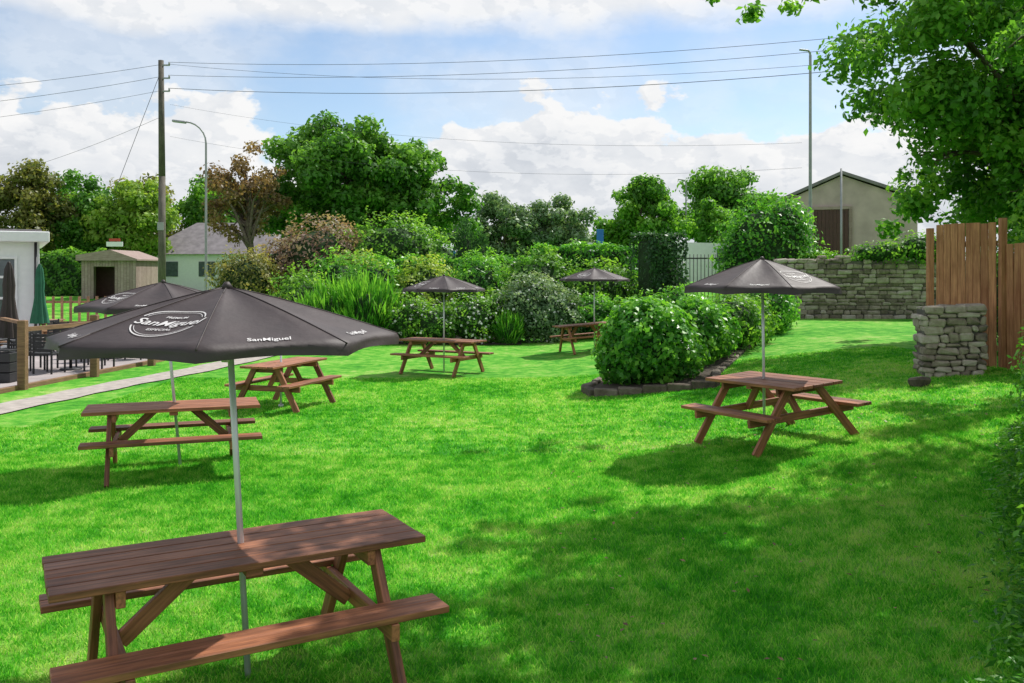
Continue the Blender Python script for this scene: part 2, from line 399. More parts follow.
# ------------------------------------------------------------------ ground
def axis(a, b, near0, near1, fine, coarse):
    out = list(np.arange(near0, near1, fine)); x = near0; s = fine
    while x > a: s *= coarse; x -= s; out.insert(0, x)
    x = out[-1]; s = fine
    while x < b: s *= coarse; x += s; out.append(x)
    return out
xs = axis(-500, 500, -14, 22, 0.5, 1.3); ys = axis(-60, 700, -4, 60, 0.75, 1.3)
V = [(x, y, g(x, y)) for y in ys for x in xs]; nx = len(xs)
F = [(j*nx+i, j*nx+i+1, (j+1)*nx+i+1, (j+1)*nx+i) for j in range(len(ys)-1) for i in range(nx-1)]
np_mesh('ground', V, F, [M_LAWN], smooth=True)

def ribbon(name, pts, w, mat, dz):
    V = []; F = []
    fine = []
    for i in range(len(pts)-1):
        for k in range(6):
            t = k/6; fine.append((pts[i][0]*(1-t)+pts[i+1][0]*t, pts[i][1]*(1-t)+pts[i+1][1]*t))
    fine.append(pts[-1])
    for _ in range(6):
        fine = [fine[0]]+[((fine[i-1][0]+fine[i][0]*2+fine[i+1][0])/4, (fine[i-1][1]+fine[i][1]*2+fine[i+1][1])/4) for i in range(1, len(fine)-1)]+[fine[-1]]
    for i, p in enumerate(fine):
        a = fine[max(0, i-1)]; b = fine[min(len(fine)-1, i+1)]
        d = Vector((b[0]-a[0], b[1]-a[1])).normalized(); s = Vector((-d.y, d.x))
        for k in (-1, 1):
            ww = w/2*(1+0.08*math.sin(i*1.3+k))
            q = (p[0]+s.x*ww*k, p[1]+s.y*ww*k); V.append((q[0], q[1], g(*q)+dz))
    F = [(2*i, 2*i+1, 2*i+3, 2*i+2) for i in range(len(fine)-1)]
    return np_mesh(name, V, F, [mat])
ribbon('garden_path', [(-9.9, 5), (-9.0, 11), (-8.4, 14.7), (-8.1, 16.4), (-7.8, 18.1), (-7.3, 20), (-6.9, 22.4), (-6.3, 26.5)], 0.8, M_PATH, 0.02)
b = B(); b.poly([(-40, 12, .015), (-10.6, 12, .015), (-9.5, 16.6, .015), (-8.9, 21.5, .015), (-8.4, 28, .015), (-8.4, 32, .015), (-40, 32, .015)]); b.finish('patio', M_PATIO)
b = B()
pp = [(-10.6, 12), (-9.5, 16.6), (-8.9, 21.5), (-8.4, 28)]
for i in range(3): b.beam((pp[i][0], pp[i][1], 0.03), (pp[i+1][0], pp[i+1][1], 0.03), 0.1, 0.12)
b.finish('patio_kerb', M_POST)

# grass blades
def patch_mesh(n, hgt, wid):
    p = rng.uniform(-0.53, 0.53, (n, 2)); a = rng.uniform(0, 2*math.pi, n)
    h = hgt*rng.uniform(0.55, 1.25, n); w = wid*rng.uniform(0.7, 1.3, n)
    la = rng.uniform(0, 2*math.pi, n); lean = h*rng.uniform(0.3, 1.2, n)
    sx, sy = np.cos(a)*w/2, np.sin(a)*w/2
    lx, ly = np.cos(la)*lean, np.sin(la)*lean
    z0 = np.zeros(n)-0.003
    v0 = np.stack([p[:, 0]-sx, p[:, 1]-sy, z0], 1); v1 = np.stack([p[:, 0]+sx, p[:, 1]+sy, z0], 1)
    v2 = np.stack([p[:, 0]+lx*.4+sx*.8, p[:, 1]+ly*.4+sy*.8, h*.6], 1); v3 = np.stack([p[:, 0]+lx*.4-sx*.8, p[:, 1]+ly*.4-sy*.8, h*.6], 1)
    v4 = np.stack([p[:, 0]+lx+sx*.15, p[:, 1]+ly+sy*.15, h], 1); v5 = np.stack([p[:, 0]+lx-sx*.15, p[:, 1]+ly-sy*.15, h], 1)
    V = np.stack([v0, v1, v2, v3, v4, v5], 1).reshape(-1, 3)
    k = np.arange(n)*6
    F = np.concatenate([np.stack([k, k+1, k+2, k+3], 1), np.stack([k+3, k+2, k+4, k+5], 1)])
    r = rng.uniform(0, 1, n)
    return V, F, np.concatenate([r, r])
groot = empty('lawn_grass')
pm = []; pf = []
for k in range(4):
    V, F, r = patch_mesh(4600, 0.034, 0.006) if k < 3 else patch_mesh(1500, 0.030, 0.011)
    o = np_mesh('grass_patch', V, F, [M_BLADE], tone=r, parent=groot); (pm if k < 3 else pf).append(o.data)
    bpy.data.objects.remove(o)
def pathx(y):
    P = [(4, -9.9), (11, -9.0), (14.7, -8.4), (16.4, -8.1), (18.1, -7.8), (20, -7.3), (22.4, -6.9), (27, -6.3)]
    return np.interp(y, [a for a, _ in P], [c for _, c in P])
for iy in range(3, 19):
    y = iy+0.5; lim = 0.60*y+1.0
    for ix in range(int(-lim)-1, int(lim)+1):
        x = ix+0.5
        if x-0.5 < pathx(y)+0.6: continue
        if x > 8.0: continue
        o = bpy.data.objects.new('grass_patch', random.choice(pm if y < 11 else pf)); COL.objects.link(o); o.parent = groot
        sl = math.atan((g(x+.5, y)-g(x-.5, y)))
        o.location = (x, y, (g(x+.5, y)+g(x-.5, y))/2)
        R = Matrix.Rotation(-sl, 4, 'Y') @ Matrix.Rotation(random.choice([0, 1, 2, 3])*math.pi/2, 4, 'Z')
        o.rotation_euler = R.to_euler()

# ------------------------------------------------------------------ picnic tables
def picnic_table(loc, ang, L=1.9, mat=M_TABLE, name='picnic_table', W=0.68, ft=0.64, seat=0.54):
    b = B(); T = 0.75; np_ = 5; pw = W/np_
    for i in range(np_):
        b.box((random.uniform(-.004, .004), -W/2+pw*(i+.5), T-0.019), (L, pw-0.009, 0.038))
    for sgn in (-1, 1):
        for k in (-1, 1):
            b.box((random.uniform(-.004, .004), sgn*seat+k*0.058, 0.45-0.019), (L, 0.11, 0.038))
        ex = sgn*(L/2-0.27)
        for k in (-1, 1):
            b.beam((ex, k*ft, 0.0), (ex, k*0.20, T-0.04), 0.045, 0.095, up=(0, 1, 0))
        xi = ex-sgn*0.047
        b.beam((xi, -seat-0.12, 0.365), (xi, seat+0.12, 0.365), 0.045, 0.09)
        b.beam((xi, -W/2+0.03, T-0.085), (xi, W/2-0.03, T-0.085), 0.045, 0.085)
        b.beam((xi-sgn*0.03, 0, 0.35), (sgn*0.20, 0, T-0.045), 0.085, 0.045, up=(0, 1, 0))
    b.box((0, 0, T-0.06), (0.09, W-0.06, 0.04))
    o = b.finish(name, mat, None, (loc[0], loc[1], g(*loc)), (0, 0, math.radians(ang)))
    sl = math.atan(g(loc[0]+.5, loc[1])-g(loc[0]-.5, loc[1]))
    o.rotation_euler = (Matrix.Rotation(-sl*0.8, 4, 'Y') @ Matrix.Rotation(math.radians(ang), 4, 'Z')).to_euler()
    return o
picnic_table((-1.50, 4.98), 30, 1.93)
picnic_table((-3.85, 10.25), 20, 1.85)
picnic_table((-3.80, 15.1), 72, 1.7, W=0.62, ft=0.58, seat=0.48)
picnic_table((-1.55, 20.0), -28, 1.9)
picnic_table((2.0, 24.4), 15, 1.6)
picnic_table((3.22, 11.0), 114, 1.65, ft=0.76, seat=0.66, W=0.74)

# ------------------------------------------------------------------ parasols
def parasol(loc, H=2.2, R=0.95, drop=0.29, base=(0, 0), rot=0.0, mat=M_CANOPY, name='parasol', val=0.022):
    root = empty(name, (loc[0], loc[1], g(*loc)))
    zp = H-0.03; a8 = math.pi/4
    def surf(r, th):
        ph = ((th-rot) % a8)-a8/2
        Rt = R*math.cos(a8/2)/math.cos(ph)
        fr = math.cos(ph/(a8/2)*math.pi/2)
        Rt *= 1-0.03*fr
        t = r/Rt
        return zp-drop*(t**1.18)-0.022*fr*math.sin(min(1, t)*math.pi)*1.0, Rt
    nth = 64; nr = 12; V = []; F = []
    for j in range(nr+1):
        for i in range(nth):
            th = rot+2*math.pi*i/nth; _, Rt = surf(0.1, th)
            r = Rt*(0.02+0.98*j/nr); z, _ = surf(r, th)
            V.append((r*math.cos(th), r*math.sin(th), z))
    for k in range(3):
        for i in range(nth):
            th = rot+2*math.pi*i/nth; z, Rt = surf(0.1, th); z, _ = surf(Rt, th)
            fr = abs(math.sin(4*(th-rot)))
            r = Rt*(1.003+0.003*k+0.006*math.sin(th*9+k))
            V.append((r*math.cos(th), r*math.sin(th), z-(0.02+val*k)*(1.0-0.25*fr)))
    for j in range(nr+3):
        for i in range(nth):
            F.append((j*nth+i, j*nth+(i+1) % nth, (j+1)*nth+(i+1) % nth, (j+1)*nth+i))
    o = np_mesh('canopy', V, F, [mat], parent=root, smooth=True)
    b = B()
    for i in range(8):
        th = rot+i*a8; pts = []
        for k in range(7):
            _, Rt = surf(.1, th); r = Rt*k/6*0.995+0.01; z, _ = surf(r, th)
            pts.append(Vector((r*math.cos(th), r*math.sin(th), z+0.001)))
        b.tube(pts, [0.004]*7, 5)
    b.cyl((0, 0, zp-0.01), (0, 0, zp+0.03), 0.04, 0.012, 12)
    b.finish('seams_and_cap', mat, root)
    b = B()
    b.cyl((base[0], base[1], 0), (0, 0, zp), 0.0175, 0.0175, 14)
    b.cyl((0, 0, zp-0.42), (0, 0, zp-0.36), 0.03, 0.03, 12)
    for i in range(8):
        th = rot+i*a8; r1 = R*0.97; z1, _ = surf(r1, th)
        c, s_ = math.cos(th), math.sin(th)
        b.cyl((0.02*c, 0.02*s_, zp-0.05), (r1*c, r1*s_, z1-0.02), 0.006, 0.005, 6)
        rm = R*0.48; zm, _ = surf(rm, th)
        b.cyl((0.03*c, 0.03*s_, zp-0.39), (rm*c, rm*s_, zm-0.025), 0.006, 0.006, 6)
    b.finish('pole_and_ribs', M_STEEL, root)
    def put_mesh(vs, faces, th0, r0, nm):
        er = Vector((math.cos(th0), math.sin(th0))); et = Vector((-er.y, er.x))
        out = []
        for (u, v) in vs:
            q = er*(r0-v)+et*u; r = q.length; th = math.atan2(q.y, q.x); z, _ = surf(r, th)
            out.append((q.x, q.y, z+0.006))
        me = bpy.data.meshes.new(nm); me.from_pydata(out, [], faces); me.materials.append(M_LOGO)
        oo = bpy.data.objects.new(nm, me); COL.objects.link(oo); oo.parent = root
    def text(body, size, th0, r0, shear=0.25, nm='printed_lettering'):
        cu = bpy.data.curves.new('t', 'FONT'); cu.body = body; cu.size = size; cu.align_x = 'CENTER'; cu.align_y = 'CENTER'; cu.shear = shear; cu.offset = size*0.012
        cu.resolution_u = 3
        ob = bpy.data.objects.new('t', cu); COL.objects.link(ob)
        bpy.context.view_layer.update()
        me = bpy.data.meshes.new_from_object(ob.evaluated_get(bpy.context.evaluated_depsgraph_get()))
        vs = [(v.co.x, v.co.y) for v in me.vertices]; fs = [tuple(p.vertices) for p in me.polygons]
        bpy.data.objects.remove(ob)
        put_mesh(vs, fs, th0, r0, nm)
    def ring(rx, ry, w, th0, r0, a0=0, a1=360):
        vs = []; fs = []; n = 40
        for i in range(n+1):
            a = math.radians(a0+(a1-a0)*i/n)
            for q in (0, w): vs.append(((rx-q)*math.cos(a), (ry-q)*math.sin(a)))
        for i in range(n): fs.append((2*i, 2*i+1, 2*i+3, 2*i+2))
        put_mesh(vs, fs, th0, r0, 'printed_ring')
    for k in range(8):
        th0 = rot+a8*(k+.5)
        if k % 4 == 0:
            text('SanMiguel', 0.092, th0, R*0.58)
            ring(0.185, 0.17, 0.007, th0, R*0.58, 18, 162); ring(0.185, 0.17, 0.007, th0, R*0.58, 198, 342)
            ring(0.168, 0.15, 0.003, th0, R*0.58, 22, 158); ring(0.168, 0.15, 0.003, th0, R*0.58, 202, 338)
            text('ESPECIAL', 0.034, th0, R*0.58+0.08, 0)
            text('PREMIUM', 0.03, th0, R*0.58-0.08, 0)
        else:
            text('SanMiguel', 0.055, th0, R*0.82)
    return root
pr = math.radians
parasol((-1.60, 5.05), 2.21, 0.95, 0.27, base=(0.125, -0.02), rot=pr(-103-22.5))
parasol((-4.05, 10.45), 2.17, 0.93, 0.27, base=(0.2, 0), rot=pr(-150))
parasol((-1.52, 20.1), 2.2, 0.92, 0.30, rot=pr(10))
parasol((2.25, 24.6), 2.27, 0.96, 0.30, rot=pr(33))
parasol((3.07, 11.05), 2.26, 0.97, 0.34, base=(0.04, 0.03), rot=pr(-63-22.5), val=0.03)
b = B(); b.cyl((0, 0, 0), (0, 0, 1.2), 0.0175, 0.0175, 10); b.cyl((0, 0, 0), (0, 0, 0.05), 0.05, 0.04, 10)
b.finish('parasol_pole', M_STEEL, None, (-3.85, 15.0, 0))

# ------------------------------------------------------------------ stone walls
def stone_wall(name, p0, p1, thick, h, base=None, sx=(0.18, 0.45), sz=(0.10, 0.2), irregular=0.1):
    root = empty(name)
    p0 = Vector(p0); p1 = Vector(p1); d = (p1-p0); L = d.length; d.normalize()
    ang = math.atan2(d.y, d.x); R = Matrix.Rotation(ang, 3, 'Z'); s = Vector((-d.y, d.x))
    b = B(); z = 0.0
    while z < h:
        hz = random.uniform(*sz); u = random.uniform(-0.06, 0.03)
        while u < L:
            w = random.uniform(*sx); 
            if u+w > L+0.05: w = max(0.08, L+0.03-u)
            c = p0+d*(u+w/2)
            if z+hz < h+random.uniform(-irregular, irregular):
                zb = g(c.x, c.y)-0.05
                for side in (-1, 1):
                    q = c+s*side*(thick/4+random.uniform(-0.02, 0.03))
                    rr = R @ Matrix.Rotation(random.uniform(-.05, .05), 3, 'Y')
                    b.box((q.x, q.y, zb+z+hz/2+random.uniform(-.008, .008)), (w-0.008, thick/2, hz*random.uniform(0.88, 1.05)), rr, random.uniform(0.02, 0.045), jit=0.018)
            u += w
        z += hz
    b.finish('stones', M_STONE, root)
    b = B(); c = (p0+p1)/2
    b.box((c.x, c.y, g(c.x, c.y)+h/2-0.1), (L-0.05, thick*0.82, h-0.12), R, 0.02); b.finish('mortar', M_MORTAR, root)
    return root
stone_wall('stone_wall', (8.8, 30), (22, 29.2), 0.5, 2.05)
stone_wall('stone_pier', (6.62, 14.65), (7.5, 14.45), 0.7, 1.2, sx=(0.10, 0.34), sz=(0.06, 0.14), irregular=0.05)
b = B(); b.box((6.15, 13.6, g(6.15, 13.6)+0.06), (0.32, 0.2, 0.16), Matrix.Rotation(0.5, 3, 'Z'), 0.05, 0.02); b.finish('loose_stone', M_EDGE)

root = empty('timber_fence')
b = B()
def boards(p0, p1, ztop, wv=0.02):
    p0 = Vector(p0); p1 = Vector(p1); d = p1-p0; L = d.length; d.normalize(); ang = math.atan2(d.y, d.x); R = Matrix.Rotation(ang, 3, 'Z')
    n = int(L/0.125)
    for i in range(n):
        c = p0+d*(i+.5)*L/n; zb = g(c.x, c.y)-0.02; zt = ztop+random.uniform(-wv, wv)
        b.box((c.x, c.y, (zb+zt)/2), (L/n-0.008, 0.022+0.004*(i % 2), zt-zb), R @ Matrix.Rotation(random.uniform(-.008, .008), 3, 'Y'), 0.003)
    s = Vector((-d.y, d.x))
    for z in (g(p0.x, p0.y)+0.35, ztop-0.35):
        a = p0+s*0.04; e = p1+s*0.04
        b.beam((a.x, a.y, z), (e.x, e.y, z), 0.04, 0.09)
boards((7.40, 15.7), (8.02, 14.9), 3.08)
boards((8.08, 14.7), (9.4, 12.0), 2.72)
for (x, y, z) in ((7.34, 15.8, 3.02), (8.06, 14.78, 3.14), (9.45, 11.9, 2.8)):
    b.box((x, y, (z+g(x, y))/2), (0.1, 0.1, z-g(x, y)))
b.finish('boards', M_FENCE, root)

# ------------------------------------------------------------------ planted bed
bed = [(1.45, 15.9), (3.55, 15.7), (3.9, 17.2), (5.2, 20.4), (8.0, 26.8), (6.8, 27.5), (4.2, 22), (2.2, 18.5), (1.35, 16.6)]
root = empty('planting_bed')
b = B(); vsb = [(x, y, g(x, y)+0.07) for x, y in bed]; b.poly(vsb); b.finish('soil', M_SOIL, root)
b = B()
for i in range(len(bed)):
    low = 0.0 if i in (0, 8, 7, 1) else -0.06
    p0 = Vector(bed[i]); p1 = Vector(bed[(i+1) % len(bed)]); L = (p1-p0).length; n = max(1, int(L/0.42)); d = (p1-p0).normalized(); R = Matrix.Rotation(math.atan2(d.y, d.x), 3, 'Z')
    for k in range(n):
        c = p0.lerp(p1, (k+.5)/n); b.box((c.x, c.y, g(c.x, c.y)+0.05+low), (L/n-0.005, 0.16, 0.17+random.uniform(-.02, .02)), R, 0.02, 0.012)
b.finish('stone_edging', M_EDGE, root)
shrub('laurel_shrub', [(2.5, 16.7, 0.98, 0.80, 0.72, 0.70), (2.85, 16.9, 0.7, 0.70, 0.7, 0.6), (2.2, 16.8, 0.65, 0.6, 0.6, 0.55), (2.35, 16.6, 1.2, 0.5, 0.5, 0.5)], 11000, 0.12, L_LAUREL, lump=0.15)
shrub('laurel_shrub', [(3.75, 18.7, 1.0, 0.62, 0.7, 0.66), (4.2, 19.4, 0.95, 0.6, 0.7, 0.6)], 6000, 0.12, L_LAUREL, lump=0.17)
shrub('garden_shrub', [(5.0, 20.8, 1.1, 0.75, 0.8, 0.62), (5.6, 21.8, 1.05, 0.7, 0.7, 0.6)], 5000, 0.11, L_LIME, lump=0.2, flowers=30)
shrub('laurel_shrub', [(6.7, 24.0, 1.3, 0.75, 0.8, 0.75), (7.2, 25.2, 1.3, 0.7, 0.8, 0.75)], 4500, 0.13, L_LAUREL, lump=0.17)

# ------------------------------------------------------------------ border / hedges
hedge('clipped_hedge', (4.3, 30.6), (5.7, 31.2), 1.3, 3.45, 5000, 0.13, L_DARK)
hedge('clipped_hedge', (0.8, 33.2), (4.6, 33.6), 1.2, 3.15, 5500, 0.15, L_LAUREL)
hedge('clipped_hedge', (-6.0, 36), (0.9, 35.5), 1.3, 2.7, 6000, 0.16, L_LAUREL, 0.14)
hedge('boundary_hedge', (-38.0, 54), (-24.6, 54), 1.6, 3.3, 7000, 0.25, L_BIG, 0.2)
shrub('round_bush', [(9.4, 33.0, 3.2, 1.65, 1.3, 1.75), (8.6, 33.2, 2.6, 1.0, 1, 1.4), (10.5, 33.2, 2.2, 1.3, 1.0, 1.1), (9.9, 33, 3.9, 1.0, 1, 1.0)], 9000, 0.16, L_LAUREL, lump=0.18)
hedge('clipped_hedge', (10.3, 32.5), (12.6, 32.5), 0.9, 2.75, 3500, 0.14, L_LIME, 0.14)
shrub('russet_shrub', [(-8.1, 38, 2.6, 2.0, 1.4, 1.8), (-7.0, 38.3, 2.2, 1.6, 1.2, 1.5), (-9.4, 38.2, 2.2, 1.5, 1.2, 1.4)], 10000, 0.17, L_PLUM, lump=0.22)
shrub('olive_shrub', [(-10.7, 36, 1.9, 1.2, 1, 1.1)], 4000, 0.14, L_OLIVE, lump=0.22)
shrub('garden_shrub', [(-5.0, 38, 3.0, 1.9, 1.3, 1.5), (-3.4, 38.5, 2.4, 1.5, 1.2, 1.3)], 7500, 0.17, L_LIME, lump=0.28)
shrub('conifer_shrub', [(-1.9, 36.5, 2.3, 0.45, 0.5, 1.9), (-1.25, 36.7, 2.0, 0.4, 0.5, 1.7), (-1.6, 36.3, 1.5, 0.8, .7, 1.2)], 5500, 0.13, L_DARK, lump=0.15, vert=True)
shrub('golden_shrub', [(-6.0, 34.5, 1.6, 1.1, 0.8, 1.3)], 3500, 0.15, L_GOLD, lump=0.25)
shrub('spiky_plant', [(-5.6, 28.8, 0.9, 1.0, 0.7, 0.9), (-4.5, 28.4, 1.0, 0.9, 0.7, 0.9)], 2600, 0.58, L_LAUREL, aspect=0.09, lump=0.25, vert=True, core=0.6)
shrub('spiky_plant', [(-0.1, 27.9, 0.45, 0.4, 0.35, 0.45)], 500, 0.42, L_LAUREL, aspect=0.07, lump=0.2, vert=True, core=0.5)
shrub('garden_shrub', [(-6.9, 30.5, 1.0, 0.9, 0.7, 1.0), (-7.6, 31.8, 1.1, 0.9, 0.7, 1.1)], 4500, 0.14, L_LIME, lump=0.28)
shrub('garden_shrub', [(-4.9, 31.8, 1.5, 1.0, 0.8, 1.2), (-6.4, 32.8, 1.6, 1.1, 0.8, 1.2)], 5500, 0.18, L_LAUREL, lump=0.3, aspect=0.35)
shrub('olive_shrub', [(-3.2, 32.2, 1.4, 1.1, 0.8, 1.2)], 4000, 0.14, L_GOLD, lump=0.28)
shrub('flowering_shrub', [(-3.3, 28.3, 0.7, 0.8, 0.6, 0.75), (-2.4, 28.0, 0.6, 0.7, 0.6, 0.6)], 5500, 0.10, L_LIME, flowers=240, lump=0.3)
shrub('flowering_shrub', [(-1.3, 28.2, 0.7, 0.9, 0.6, 0.75), (-0.6, 28.6, 0.8, 0.7, 0.6, 0.75)], 5500, 0.10, L_LIME, flowers=420, lump=0.3)
shrub('sage_shrub', [(0.6, 28.8, 1.05, 1.1, 0.8, 1.0), (1.5, 28.5, 0.8, 0.8, 0.7, 0.85)], 9500, 0.11, L_SAGE, flowers=220, lump=0.22)
shrub('garden_shrub', [(2.6, 28.7, 0.75, 0.8, 0.7, 0.7), (3.5, 28.4, 0.7, 0.8, 0.7, 0.6)], 5500, 0.12, L_LAUREL, flowers=90, lump=0.25)
shrub('garden_shrub', [(-1.2, 32.0, 1.5, 1.0, 0.8, 1.3)], 3500, 0.18, L_LAUREL, lump=0.3, aspect=0.3)
shrub('garden_shrub', [(0.9, 32.0, 1.6, 1.2, 0.8, 1.25)], 4000, 0.15, L_BIG, lump=0.3)
shrub('garden_shrub', [(3.0, 31.5, 1.4, 1.3, 0.8, 1.1)], 4000, 0.14, L_LIME, lump=0.28)
shrub('garden_shrub', [(5.4, 29.2, 0.9, 0.9, 0.7, 0.8), (4.4, 28.9, 0.8, 0.8, 0.6, 0.7)], 4500, 0.12, L_LAUREL, lump=0.22)
b = B(); b.poly([(-8.2, 28.2, .02), (-5.6, 27.9, .02), (-1, 27.5, .02), (0.3, 27.6, .02), (0.3, 33.8, .02), (-8.2, 33.8, .02)]); b.finish('border_soil', M_SOIL)

ells = []
for i in range(12):
    d = 3.4+i*0.62; X = 0.548*d+0.56+0.1*math.sin(i*2); z0 = g(X, d); h = 1.25+0.15*math.sin(i*1.7)
    ells.append((X+0.12, d, z0+h*0.45, 0.40, 0.45, h*0.6))
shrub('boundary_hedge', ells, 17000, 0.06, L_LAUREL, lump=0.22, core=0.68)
n = 1900; dd = rng.uniform(3.6, 10, n); X = 0.548*dd+0.16-np.abs(rng.normal(0, 0.15, n))
P = np.stack([X, dd, np.array([g(a, c) for a, c in zip(X, dd)])+rng.uniform(0.02, 0.12, n)], 1)
V, F = leaf_geo(P, np.tile([[0, 0, 1.0]], (n, 1)), 0.075, 0.3); np_mesh('weeds', V, F, [L_LAUREL], tone=rng.uniform(0, 1, n))
n = 380; X = rng.uniform(0.3, 6, n); dd = rng.uniform(4.6, 14, n)
P = np.stack([X, dd, np.array([g(a, c) for a, c in zip(X, dd)])+0.035], 1)
V, F = leaf_geo(P, np.tile([[0, 0, 1.0]], (n, 1)), 0.045, 0.5, 0.5, 0.4); np_mesh('fallen_leaves', V, F, [L_DEAD], tone=rng.uniform(0, 1, n))

# ------------------------------------------------------------------ trees
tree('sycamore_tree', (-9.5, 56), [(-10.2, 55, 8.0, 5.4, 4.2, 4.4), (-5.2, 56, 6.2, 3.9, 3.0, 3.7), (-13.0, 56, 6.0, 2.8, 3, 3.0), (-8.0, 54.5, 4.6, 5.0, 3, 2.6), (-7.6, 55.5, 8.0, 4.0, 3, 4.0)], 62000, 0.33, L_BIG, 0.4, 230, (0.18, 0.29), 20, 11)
tree('bare_limbed_tree', (-15.2, 52), [(-15.4, 52, 6.9, 2.9, 2.4, 3.3)], 5200, 0.24, L_BROWN, 0.28, 42, (0.16, 0.3), 34, 5)
tree('hawthorn_tree', (-32, 60), [(-32.5, 60, 5.9, 3.8, 3, 3.8)], 12000, 0.32, L_OLIVE, 0.25, 60, (0.2, 0.33), 14, 21)
tree('ash_tree', (-28.8, 61), [(-28.8, 61, 5.4, 3.0, 2.6, 4.3)], 12000, 0.32, L_BIG, 0.25, 60, (0.2, 0.34), 12, 22)
tree('hawthorn_tree', (-25.5, 60), [(-25.3, 60, 5.3, 3.2, 2.6, 3.9)], 12000, 0.32, L_GOLD, 0.25, 60, (0.2, 0.34), 12, 23)
tree('hawthorn_tree', (-33.5, 68), [(-33.5, 68, 6.0, 4.0, 2.6, 4.0)], 9000, 0.36, L_LIME, 0.25, 44, (0.24, 0.36), 8, 27)
tree('hawthorn_tree', (-28, 69), [(-28, 69, 5.6, 4.0, 2.6, 4.2)], 9000, 0.36, L_OLIVE, 0.25, 44, (0.24, 0.36), 8, 28)
tree('ash_tree', (-22, 68), [(-22, 68, 6.2, 3.6, 2.6, 4.4)], 12000, 0.34, L_LIME, 0.25, 56, (0.22, 0.34), 12, 24)
tree('ash_tree', (-19, 70), [(-18.8, 70, 5.8, 3.4, 2.4, 4.0)], 10500, 0.34, L_OLIVE, 0.25, 50, (0.22, 0.34), 12, 25)
tree('ash_tree', (-38, 60), [(-38, 60, 5.6, 3.8, 3, 3.6)], 9000, 0.34, L_BIG, 0.25, 34, (0.24, 0.36), 10, 26)
tree('willow_tree', (-0.5, 70), [(-0.6, 70, 5.0, 3.4, 3, 3.8), (-3.6, 71, 4.4, 2.6, 2.4, 2.8)], 16000, 0.34, L_SAGE, 0.25, 80, (0.2, 0.33), 12, 31)
tree('willow_tree', (4, 71), [(3.8, 71, 4.9, 3.3, 3, 3.5)], 12000, 0.34, L_SAGE, 0.25, 60, (0.2, 0.33), 12, 32)
tree('ash_tree', (9.4, 60), [(9.3, 60, 5.7, 2.9, 2.5, 3.8), (7.3, 61, 4.7, 2.2, 2, 2.6)], 15000, 0.3, L_LIME, 0.25, 80, (0.2, 0.33), 12, 33)
tree('lime_tree', (17.3, 72), [(17.0, 72, 6.9, 4.9, 3.6, 3.9), (21.5, 72, 6.0, 3.0, 3, 2.8)], 22000, 0.36, L_BIG, 0.3, 110, (0.2, 0.33), 12, 34)
tree('young_tree', (13.2, 58), [(13.2, 58, 5.2, 1.5, 1.5, 1.9)], 4500, 0.26, L_LIME, 0.12, 20, (0.28, 0.42), 8, 35)
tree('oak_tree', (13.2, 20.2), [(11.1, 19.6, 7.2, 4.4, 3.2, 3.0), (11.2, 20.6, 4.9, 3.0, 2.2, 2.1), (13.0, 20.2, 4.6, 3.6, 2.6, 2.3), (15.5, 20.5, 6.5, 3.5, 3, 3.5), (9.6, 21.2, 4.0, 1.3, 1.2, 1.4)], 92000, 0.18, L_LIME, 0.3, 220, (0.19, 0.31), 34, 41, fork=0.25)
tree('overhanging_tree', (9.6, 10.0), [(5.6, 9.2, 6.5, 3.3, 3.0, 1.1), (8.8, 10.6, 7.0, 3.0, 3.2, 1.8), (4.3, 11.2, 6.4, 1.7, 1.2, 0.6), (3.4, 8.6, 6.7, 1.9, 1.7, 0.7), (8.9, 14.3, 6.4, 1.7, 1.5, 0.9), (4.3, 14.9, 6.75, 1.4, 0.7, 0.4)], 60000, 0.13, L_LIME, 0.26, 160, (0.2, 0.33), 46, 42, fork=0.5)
shrub('ivy_thicket', [(9.5, 16.6, 1.7, 0.8, 0.9, 1.3), (10.7, 17.5, 2.2, 1.2, 1.0, 1.8), (9.9, 13.6, 2.3, 0.8, 1.2, 1.6)], 9000, 0.12, L_LIME, lump=0.2)
shrub('ivy_clump', [(12.2, 29.8, 2.85, 1.0, 0.5, 0.35), (13.6, 29.7, 3.0, 1.0, 0.6, 0.5)], 2200, 0.13, L_LIME, lump=0.25)

cl = []
for i in range(150):
    x = random.uniform(-95, 95); y = 84+random.uniform(-3, 8)
    cl.append((x, y, random.uniform(1.0, 4.6+0.9*math.sin(x*0.21)+0.5*math.sin(x*0.6)), random.uniform(1.4, 2.4), random.random()))
P, D, rn = clumps_points(np.array(cl), 42000)
V, F = leaf_geo(P, D, 0.5); np_mesh('distant_treeline', V, F, [L_BIG], tone=rn)

# ------------------------------------------------------------------ buildings
root = empty('white_building', (-13.65, 26, 0), (0, 0, math.radians(29)))
b = B(); b.box((-6, 4, 1.55), (12, 8, 3.1), None, 0.01); b.finish('walls', M_WHITE, root)
b = B(); b.box((-5.95, 3.9, 3.25), (12.4, 8.5, 0.3), None, 0.02); b.finish('roof_fascia', M_WHITE, root)
b = B(); b.box((-5.95, 3.9, 3.43), (12.0, 8.1, 0.06), None, 0.01); b.finish('roof_felt', M_SLATE, root)
b = B(); fr = B()
for wx in (-1.35, -3.9, -6.4):
    b.box((wx, -0.015, 1.75), (1.5, 0.04, 1.7))
    for k in range(4): fr.box((wx-0.75+k*0.5, -0.045, 1.75), (0.07, 0.05, 1.8))
    for z in (0.88, 1.5, 2.1, 2.65): fr.box((wx, -0.05, z), (1.6, 0.05, 0.07))
b.finish('window_glass', M_GLASS, root); fr.finish('window_frames', M_WHITE, root)
b = B(); b.cyl((-0.1, -0.1, 0), (-0.1, -0.1, 3.1), 0.04, 0.04); b.finish('downpipe', M_DARK, root)

